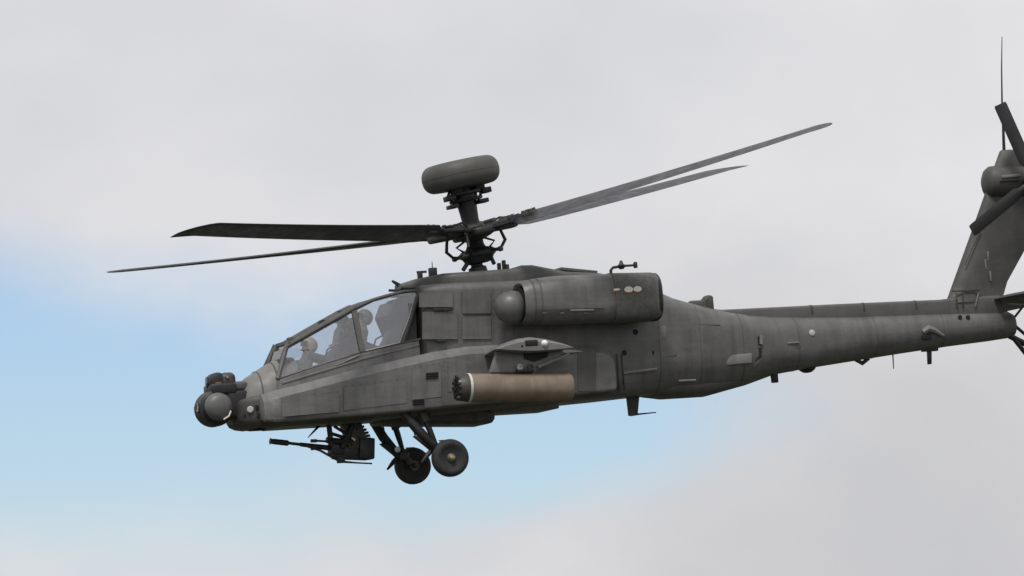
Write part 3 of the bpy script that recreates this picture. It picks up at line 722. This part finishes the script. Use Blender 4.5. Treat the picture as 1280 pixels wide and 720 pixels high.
# --- belly and side details of the rear fuselage
MB().plate([P(783, 490, -.03), P(800, 490, -.03), P(797.5, 518, -.02), P(786.5, 520, -.02)], (0, .06, 0)).build('belly_antenna', DARK, H, 30, .01)
MB().tube([P(788, 519, 0), P(800, 517.5, 0), P(820, 515.5, 0)], [.02, .014, .009], 6).build('antenna_rod', BLACK, H)
MB().bar(P(779, 466.5, -.80), P(821, 461, -.77), .07, .045).build('side_step', PAINT2, H, 30, .015)
MB().bar(P(822, 446, -.73), P(846, 444.5, -.70), .03, .03).build('hand_hold', DARK, H, 30, .01)
MB().bar(P(848, 476, -.64), P(870, 475, -.62), .04, .03).build('hand_hold', PAINT2, H, 30, .01)
def blister(pts, y, th, m=PAINT2, name='chaff_dispenser'):
    return MB().plate([P(a, b, y) for a, b in pts], (0, -th, 0)).build(name, m, H, 30, .02, 3)
cd = blister([(902, 448), (910, 444.5), (938, 442), (938, 454.5), (906, 457.5)], -.47, .10, PAINT2, 'side_fairing')
fr = blister([(940, 419), (953, 417.5), (954, 449), (941, 461)], -.44, .05, PAINTD, 'dispenser_frame')
MB().plate([P(943, 421, -.49), P(951, 420.5, -.49), P(951.5, 432, -.49), P(944, 433, -.49)], (0, -.008, 0)).build('frame_opening', VOID, fr, 0)
MB().plate([P(949, 419, -.49), P(953, 419, -.49), P(953, 431, -.49), P(949, 430, -.49)], (0, -.03, 0)).build('frame_plate', PAINT2, fr, 0)
MB().plate([P(944, 435, -.49), P(952, 434, -.49), P(952, 446, -.49), P(944, 452, -.49)], (0, -.008, 0)).build('frame_opening', VOID, fr, 0)
MB().plate([P(963, 457, -.05), P(972, 456, -.05), P(973.5, 478, -.04), P(966, 478.5, -.04)], (0, .08, 0)).build('belly_antenna', BLACK, H, 30, .012)
MB().lathe(P(1008, 452, 0), (0, 0, -1), [(0, .17), (.08, .165), (.14, .13), (.18, .07), (.19, 0)], 20).build('belly_dome', BLACK, H, 60)
blister([(984, 430), (998, 427.5), (1001, 432), (1000, 437), (988, 438)], -.37, .06, PAINTD, 'side_fairing')
MB().bar(P(984, 429, -.44), P(999, 428, -.44), .04, .03).build('side_fairing', PAINT2, H, 30, .01)
MB().lathe(P(1015, 416, -.405), (0, -1, .1), [(0, .055), (.012, .05), (.02, .03)], 16).build('white_light', LAMP, H)
MB().tube([P(1068, 449, 0), P(1078, 454, 0), P(1086, 448, 0)], [.03, .04, .03], 8).build('tie_down_ring', DARK, H)
MB().tube([P(1116, 442, 0), P(1117, 461, 0)], [.012, .008], 6).build('drain_tube', DARK, H)
m = MB(); m.plate([P(1159.5, 434, -.03), P(1165, 434, -.03), P(1165, 455, -.02), P(1160.5, 455.5, -.02)], (0, .06, 0)); m.box(P(1162, 437, 0), .28, .1, .06)
m.build('tail_antenna', BLACK, H, 30, .01)
m = MB(); m.tube([P(1154, 415, -.31), P(1161, 410.5, -.34), P(1168, 413, -.34), P(1180, 420, -.33)], [.05, .06, .05, .02], 8); m.build('tail_hand_grip', PAINT2, H)
MB().box(P(1158, 421, -.31), .16, .06, .10).build('grip_recess', VOID, H, 30, .02)
for px in (1200, 1210):
    MB().lathe(P(px, 396.5, -.26), (0, -1, 0), [(0, .04), (.02, .03)], 10).build('tail_fastener', VOID, H)
for px, py in ((905, 400), (960, 404), (1040, 400), (1110, 398)):
    pass

# --- vertical fin
def fin_ring(lx, ly, tx, ty, th):
    a, b = P(lx, ly), P(tx, ty); z = (a.z+b.z)/2
    tt = [0, .03, .10, .22, .4, .6, .8, 1]; pr = [.05, .4, .75, .98, 1, .8, .5, .12]
    r_ = [V((a.x+(b.x-a.x)*t, -th*k, z)) for t, k in zip(tt, pr)]+[V((a.x+(b.x-a.x)*t, th*k, z)) for t, k in list(zip(tt, pr))[::-1]]
    return r_
FR = [(1172, 378, 1262, 378, .19), (1184, 370, 1254, 372, .17), (1190, 352, 1259, 356, .15), (1203, 316, 1279, 320, .13), (1216, 280, 1297, 284, .12), (1228, 246, 1312, 250, .11), (1238, 216, 1322, 220, .11), (1249, 186, 1330, 190, .09), (1251, 184, 1329, 188, .06)]
fin = MB().loft([fin_ring(*r_) for r_ in FR]).build('tail_fin', FINP, H, 40)
MB().bar(P(1206, 331, -.15), P(1226, 288, -.13), .012, .012).build('fin_seam', DARK, fin, 30)
for a, b in (((1195, 366), (1197, 386)), ((1204, 362), (1204, 384)), ((1223, 366), (1219, 384)), ((1190, 364), (1226, 362))):
    MB().bar(P(*a, -.17), P(*b, -.20), .02, .025).build('fin_root_rib', DARK if a[0] != 1223 else PAINT2, fin, 30, .005)
for px, py in ((1232, 330), (1235, 320), (1238, 345)):
    MB().box(P(px, py, -.135), .03, .012, .16).build('fin_step', PAINT2, fin, 30, .004)
# gearbox fairing across the fin
c = P(1250, 227)
MB().lathe(c+V((-.30, 0, 0)), (1, 0, -.03), [(0, .06), (.015, .15), (.05, .22), (.11, .265), (.25, .28), (.7, .27), (.95, .22), (1.05, .12), (1.07, .01)], 28).build('tail_gearbox_fairing', FINP, fin, 60)
MB().bar(P(1252, 221, -.28), P(1275, 219, -.28), .04, .05).build('fairing_hinge', PAINT2, fin, 30, .01)
MB().box(P(1262, 226, -.285), .34, .02, .03).build('fairing_slot', VOID, fin, 30, .004)
# whip antenna on the fin top
MB().tube([P(1255, 188, 0), P(1254, 160, 0), P(1252.5, 125, 0), P(1252, 85, 0), P(1252.5, 46, 0)], [.030, .024, .016, .012, .007], 8).build('whip_antenna', BLACK, fin)
# tail rotor on the near side of the fin
tr = P(1292, 226, -.55)
hub = MB().lathe(tr+V((0, .35, 0)), (0, -1, 0), [(0, .07), (.30, .07), (.30, .12), (.40, .12), (.42, .06), (.50, .05)], 18).build('tail_rotor_hub', BLACK, H, 30)
for ang, dy in ((111, -.02), (-69, -.02), (214, .06), (34, .06)):
    d = V((math.cos(R(ang)), 0, math.sin(R(ang)))); e = V((-d.z, 0, d.x)); nrm = V((0, 1, 0)); tw = R(14)
    ch = e*math.cos(tw)+nrm*math.sin(tw); th = nrm*math.cos(tw)-e*math.sin(tw)
    m = MB(); rings = []
    for r0, c_, t_ in ((.12, .05, .03), (.28, .06, .03), (.36, .11, .022), (.9, .11, .016), (1.36, .11, .012), (1.40, .10, .008)):
        o = tr+d*r0+V((0, dy, 0))
        rings.append([o+ch*c_*u+th*t_*v for u, v in ((-1, 0), (-.6, .8), (0, 1), (.6, .7), (1, 0), (.6, -.7), (0, -1), (-.6, -.8))])
    m.loft(rings).build('tail_rotor_blade', BLADE, hub, 50)
# stabilator
for s in (-1, 1):
    q = lambda p: p if s < 0 else flip(p)
    a, b = P(1243, 374, -.2), P(1320, 372, -.2)
    rings = []
    for y, dx, k in ((-.12, 0, 1), (-.9, .05, .92), (-1.62, .10, .84), (-1.68, .14, .7)):
        le_ = V((a.x+dx, y, a.z+.0)); te_ = V((a.x+1.0*k+dx, y, a.z-.10)); r_ = foil(le_, te_, y, .17*k)
        rings.append([q(p) for p in r_])
    MB().loft(rings).build('stabilator', FINP, H, 40)
# tail wheel strut and wheel (mostly outside the picture)
tg = MB()
for a, b, r_ in (((1258, 398), (1300, 434), .028), ((1262, 420), (1302, 440), .05), ((1278, 384), (1264, 402), .02), ((1268, 424), (1290, 452), .04)):
    tg.tube([P(*a, -.08), P(*b, -.03)], r_, 8)
tg = tg.build('tail_gear_strut', BLACK, H)
c = P(1312, 462, 0)
tw_ = MB().lathe(c, (0, 1, 0), [(-.06, .12), (-.07, .16), (-.05, .20), (-.02, .215), (.02, .215), (.05, .20), (.07, .16), (.06, .12)], 32).build('tail_wheel', RUBBER, H, 50)
MB().lathe(c, (0, 1, 0), [(-.055, .125), (-.03, .08), (-.07, .04), (.07, .04), (.03, .08), (.055, .125)], 24).build('rim', RIMM, tw_, 30)
tg2 = MB(); tg2.tube([P(1300, 436, -.1), P(1312, 462, -.1)], .03, 8); tg2.tube([P(1300, 436, .1), P(1312, 462, .1)], .03, 8); tg2.bar(P(1300, 436, -.12), P(1300, 436, .12), .06, .06); tg2.build('tail_wheel_fork', BLACK, tg)

# ------------------------------------------------------------------ main rotor
mast0, dome_c = P(597, 336), P(572, 219)
A = (dome_c-mast0).normalized(); XA = V((A.z, 0, -A.x)); YA = V((0, 1, 0))
Hc = P(591, 290)
MB().lathe(mast0-A*.1, A, [(0, .16), (.12, .15), (.14, .10), (.50, .085), (.75, .08)], 20).build('rotor_mast', BLACK, H, 35)
def on(px, py):           # height along the axis of a picture point
    return (P(px, py)-Hc).dot(A)
# swashplate
h = on(594, 318)
MB().lathe(Hc+A*h, A, [(-.16, .14), (-.14, .22), (-.06, .26), (-.03, .30), (.03, .31), (.07, .26), (.10, .16), (.22, .10), (.3, .09)], 28).build('swashplate', BLACK, H, 30)
for k in range(4):
    a = R(36+90*k+8); d = XA*math.cos(a)+YA*math.sin(a); d2 = XA*math.cos(a+.25)+YA*math.sin(a+.25)
    MB().bar(Hc+A*(h+.01)+d*.26, Hc+A*(h+.0)+d*.44, .07, .06, A).build('swashplate_arm', BLACK, H, 30, .012)
    MB().tube([Hc+A*(h)+d*.43, Hc+A*(h+.13)+d2*.50, Hc+A*(.0)+d2*.44], [.024, .03, .024], 8).build('pitch_link', BLACK, H)
    for t in (0, 1):
        pt = Hc+A*(h if not t else -.02)+(d*.43 if not t else d2*.44)
        MB().lathe(pt-XA*.04, XA, [(0, .03), (.02, .045), (.06, .045), (.08, .03)], 10).build('rod_end', DARK, H)
for k in range(3):
    a = R(120*k+200); d = XA*math.cos(a)+YA*math.sin(a)
    MB().tube([mast0+d*.30+A*.02, Hc+A*(h-.10)+d*.22], .035, 8).build('control_actuator', BLACK, H)
# scissor links
for s in (-1, 1):
    MB().tube([Hc+A*(h+.05)+XA*(s*.20), Hc+A*(h+.16)+XA*(s*.33), Hc+A*(-.1)+XA*(s*.12)], .022, 6).build('scissor_link', DARK, H)
# hub
MB().box(Hc+A*.02, 1.5, .34, .16, XA, A).build('hub_plate', DARK, H, 30, .05, 3)
MB().box(Hc-A*.03, .34, 1.3, .14, XA, A).build('hub_plate', BLACK, H, 30, .05, 3)
hubo = MB().lathe(Hc, A, [(-.15, .14), (-.12, .22), (-.09, .30), (-.05, .32), (-.02, .26), (.03, .25), (.06, .31), (.10, .30), (.13, .22), (.15, .16)], 28).build('rotor_hub', DARK, H, 30)
# blades: tip pixel -> tip point at radius 7.3 m, near or far of the mast
RAD = 7.315
def tip(px, py, sgn):
    y = sgn*4.0
    for _ in range(60):
        d = P(px, py, y)-Hc; rest = RAD**2-d.x**2-d.z**2
        y = sgn*math.sqrt(max(.01, rest))*.5+y*.5
    return P(px, py, y)
def blade_mesh():
    rings = []
    st = [(.85, .08, .05, 0), (1.0, .14, .05, 0), (1.15, .25, .04, 0), (1.8, .265, .034, 0)]+[(1.8+5.0*i/10, .265, .034-.008*i/10, 0) for i in range(1, 11)]+[(6.86, .262, .024, .005), (7.0, .25, .021, .045), (7.15, .215, .017, .12), (7.26, .165, .012, .20), (7.315, .11, .008, .26)]
    prof = [(-1, .0), (-.93, .55), (-.75, .95), (-.45, 1.1), (0, .95), (.5, .5), (1, .05), (1, -.05), (.5, -.30), (0, -.6), (-.45, -.75), (-.75, -.7), (-.93, -.45)]
    for r0, c, t, sw in st:
        tw = R(15-1.5*r0)                           # wash-out
        bow = .016*(r0/7.3)**2*7.3*1.0
        ring = []
        for u, v in prof:
            cy, cz = u*c+sw+.03, v*t
            ring.append(V((r0, cy*math.cos(tw)+cz*math.sin(tw), -cy*math.sin(tw)+cz*math.cos(tw)+bow-.016*r0)))
        rings.append(ring)
    return MB().loft(rings)
bm_ = blade_mesh().build('rotor_blade', BLADE, H, 50)
def root_meshes():
    a = MB(); a.box((.50, 0, 0), .62, .20, .13); a = a.build('blade_grip', DARK, H, 30, .03, 3)
    b = MB(); b.tube([(.75, 0, 0), (.95, 0, 0), (1.2, 0, 0)], [.09, .065, .06], 10); b.tube([(.45, .13, -.02), (.95, .10, -.02)], .035, 8); b.tube([(.45, -.13, -.02), (.95, -.10, -.02)], .035, 8); b = b.build('lead_lag_damper', BLACK, H)
    c = MB(); c.box((1.2, 0, 0), .24, .20, .10); c = c.build('blade_cuff', DARK, H, 30, .02, 2)
    d = [MB().lathe((x, y, .04), (0, 0, 1), [(0, .035), (.055, .03)], 8).build('grip_bolt', DARK, H) for x in (.30, .66, .82, 1.12, 1.26) for y in (-.05, .06)]
    d[1].data.materials[0] = STEEL; d[4].data.materials[0] = STEEL
    d.append(MB().tube([(.30, -.12, .06), (.48, -.16, .10), (.70, -.12, .05), (.92, -.08, .06)], .018, 6).build('hub_cable', BLACK, H))
    d.append(MB().box((.40, .02, .09), .20, .12, .07).build('droop_stop', DARK, H, 30, .015))
    e = MB(); e.bar((.40, -.08, -.02), (.44, -.30, -.06), .08, .06, V((0, 0, 1))); e = e.build('pitch_horn', BLACK, H, 30, .015)
    return [a, b, c, e]+d
src = [bm_]+root_meshes(); first = True
for px, py, sgn, cyc in ((127, 341, 1, -4), (236, 285, -1, 6), (1047, 151.5, -1, 6), (913, 209, 1, 3)):
    T_ = tip(px, py, sgn); d = (T_-Hc).normalized()
    # local y = trailing direction (opposite to motion; rotor turns counter-clockwise seen from above)
    ty = d.cross(A).normalized(); tz = d.cross(ty)
    if tz.dot(A) < 0: tz = -tz
    # counter-clockwise from above: motion = A x d  -> trailing = d x A
    # right-handed basis for the mesh (x span, y trailing, z up)
    Mx = Matrix((d, ty, tz)).transposed()
    if Mx.determinant() < 0:
        Mx = Matrix((d, ty, -tz)).transposed()
        flipz = True
    else: flipz = False
    for o in src:
        c = o if first else o.copy()
        if not first:
            COL.objects.link(c)
        if flipz and first:
            for v in c.data.vertices: v.co.z *= -1
            c.data.flip_normals()
        c.parent = H; c.matrix_local = Matrix.Translation(Hc) @ Mx.to_4x4() @ Matrix.Rotation(R(-cyc if not flipz else cyc), 4, 'X')
    first = False
# radar mast and drum
hd = on(572, 219)
MB().lathe(Hc, A, [(.1, .15), (.2, .14), (.40, .155), (.50, .17), (.51, .27), (.55, .28), (.56, .20), (.61, .20), (.62, .30), (.66, .30), (.67, .15), (.74, .15)], 24).build('radar_mast', BLACK, H, 30)
for k, (x_, hh, w_) in enumerate(((-.30, .60, .12), (.32, .62, .13), (-.28, .46, .09), (.22, .70, .12), (-.16, .70, .12), (.24, .46, .1))):
    MB().box(Hc+A*hh+XA*x_+YA*-.1, .16, .22, w_*.7, XA, A).build('radar_mount', BLACK, H, 30, .012)
for s in (-1, 1):
    MB().tube([Hc+A*.5+XA*.2*s, Hc+A*.62+XA*.30*s, Hc+A*.76+XA*.22*s], .025, 6).build('radar_brace', BLACK, H)
r0, t0 = .640, .222
prof = []
for k in range(9): a = R(-90+90*k/8); prof.append((-t0+.20*(1+math.sin(a)), r0-.17+.17*math.cos(a)))
for k in range(9): a = R(90*k/8); prof.append((t0-.20*(1-math.sin(a)), r0-.17+.17*math.cos(a)))
radome = MB().lathe(Hc+A*hd, A, [(-t0-.012, .0), (-t0-.010, .25)]+prof+[(t0+.008, .25), (t0+.01, 0)], 56).build('radar_dome', RADP, H, 60)
MB().lathe(Hc+A*hd, A, [(-.004, r0+.001), (-.004, r0+.004), (.004, r0+.004), (.004, r0+.001)], 56, False).build('radome_seam', RADP, radome)

# ------------------------------------------------------------------ crew
def crew(hx, hy, lean, helm_m, label, scale=1.0):
    """seated person; (hx, hy) picture point of the helmet centre on the centre line"""
    r_ = bpy.data.objects.new('person', None); COL.objects.link(r_)
    d = V((math.sin(lean), 0, math.cos(lean))); fx = V((-math.cos(lean), 0, math.sin(lean)))
    head = P(hx, hy, 0); hips = head-d*.72*scale
    base = BODY @ hips
    r_.matrix_world = BODY @ Matrix.Translation(hips)
    r_['label'] = label; r_['category'] = 'person'; r_['group'] = 'helicopter crew in the cockpit'
    def pt(f_, s_, u_): return fx*f_*scale+V((0, s_, 0))*scale+d*u_*scale
    vs, es, rr = [], [], []
    def v(p, r0): vs.append(tuple(p)); rr.append(r0*scale); return len(vs)-1
    pel = v(pt(0, 0, 0), .15); bel = v(pt(.01, 0, .17), .145); ch = v(pt(.02, 0, .36), .155); sh = v(pt(0, 0, .47), .12); nk = v(pt(.0, 0, .56), .06); jaw = v(pt(.03, 0, .63), .075); hd_ = v(pt(.01, 0, .72), .098); cr = v(pt(.0, 0, .78), .085)
    nose = v(pt(.115, 0, .68), .016)
    es += [(pel, bel), (bel, ch), (ch, sh), (sh, nk), (nk, jaw), (jaw, hd_), (hd_, cr), (jaw, nose)]
    for s in (-1, 1):
        a = v(pt(0, .19*s, .46), .065); e = v(pt(.10, .25*s, .20), .048); w = v(pt(.34, .17*s, .17), .032); pm = v(pt(.42, .16*s, .18), .036)
        es += [(sh, a), (a, e), (e, w), (w, pm)]
        for k in range(4):
            o = (k-1.5)*.021; f1 = v(pt(.475-.004*k, .16*s+o, .185), .010); f2 = v(pt(.50-.004*k, .16*s+o, .165), .0095); f3 = v(pt(.495-.004*k, .16*s+o, .145), .0085)
            es += [(pm, f1), (f1, f2), (f2, f3)]
        t1 = v(pt(.42, .16*s-.045*s, .165), .011); t2 = v(pt(.455, .16*s-.05*s, .15), .009); es += [(pm, t1), (t1, t2)]
        hp = v(pt(.06, .10*s, -.02), .10); kn = v(pt(.46, .14*s, .06), .075); an = v(pt(.62, .14*s, -.28), .05); ft = v(pt(.78, .14*s, -.30), .045)
        es += [(pel, hp), (hp, kn), (kn, an), (an, ft)]
    me = bpy.data.meshes.new('body'); me.from_pydata(vs, es, [])
    o = bpy.data.objects.new('body', me); COL.objects.link(o)
    sk = o.modifiers.new('skin', 'SKIN'); sk.use_smooth_shade = True
    for i, x in enumerate(me.skin_vertices[0].data): x.radius = (rr[i], rr[i]); x.use_root = (i == 0)
    sb = o.modifiers.new('sub', 'SUBSURF'); sb.levels = 1; sb.render_levels = 1
    bpy.context.view_layer.update()
    dg = bpy.context.evaluated_depsgraph_get(); nm = bpy.data.meshes.new_from_object(o.evaluated_get(dg))
    nm.materials.clear(); nm.materials.append(SUIT); nm.materials.append(SKIN)
    for p in nm.polygons:
        p.use_smooth = True; c = p.center; up = c.dot(d)/scale; fw = c.dot(fx)/scale
        if up > .56 or (fw > .36 and up > .12 and abs(c.y) > .1*scale): p.material_index = 1
    o.modifiers.clear(); o.data = nm; nm.name = 'body'; o.parent = r_
    hc = pt(0, 0, .72); u = MB()
    rings = []
    for k in range(11):
        a = R(-48+138*k/10); rad = .142*scale*math.cos(a); z = .150*scale*math.sin(a)
        rings.append([hc+d*z+(fx*math.cos(t)*rad*(1.08 if math.cos(t) < 0 else .92)+V((0, 1, 0))*math.sin(t)*rad*.92) for t in [2*math.pi*i/24 for i in range(24)]])
    # brow cut: pull the lowest front rings up
    for k in range(5):
        for i, p in enumerate(rings[k]):
            if (p-hc).dot(fx) > .05*scale: rings[k][i] = p+d*(.02*(5-k))*scale-fx*.01*(5-k)*scale
    u.loft(rings); hel = u.build('helmet', helm_m, r_, 60)
    MB().loft([[hc+fx*(.135+.012*math.cos(t*2))*scale*math.cos(t*.9)*1.0+V((0, 1, 0))*.125*scale*math.sin(t*.9)+d*zz*scale for t in [(-1.2+2.4*i/10) for i in range(11)]]+[hc+fx*.11*scale*math.cos(t*.9)+V((0, 1, 0))*.11*scale*math.sin(t*.9)+d*zz*scale for t in [(1.2-2.4*i/10) for i in range(11)]] for zz in (-.02, .03, .06)]).build('visor', VISOR, hel, 60)
    for s in (-1, 1): MB().lathe(hc+V((0, .118*s*scale, 0))-d*.05*scale, (0, s, 0), [(0, .05*scale), (.025*scale, .045*scale), (.03*scale, .01)], 14).build('ear_cup', helm_m, hel)
    MB().tube([hc+V((0, -.12*scale, 0))-d*.07*scale, hc+V((0, -.08*scale, 0))-d*.11*scale+fx*.1*scale, hc-d*.10*scale+fx*.13*scale], .008, 6).build('microphone', BLACK, hel)
    for s in (-1, 1):
        MB().lathe(pt(.095, .033*s, .70), fx, [(0, .014*scale), (.008, .01*scale), (.011, .001)], 8).build('eye', WHITE, o)
    MB().box(pt(.105, 0, .635), .012, .05*scale, .012, fx, d).build('mouth', RED, o, 30)
    MB().plate([pt(.165, -.13, .20), pt(.165, .13, .20), pt(.165, .12, .44), pt(.165, -.12, .44)], fx*.04).build('survival_vest', HELMD, o, 30, .012)
crew(386, 432, .20, HELM, 'person in the front cockpit seat wearing a tan helmet', .95)
crew(455, 397, .22, HELMD, 'person in the rear cockpit seat wearing a dark helmet', .95)
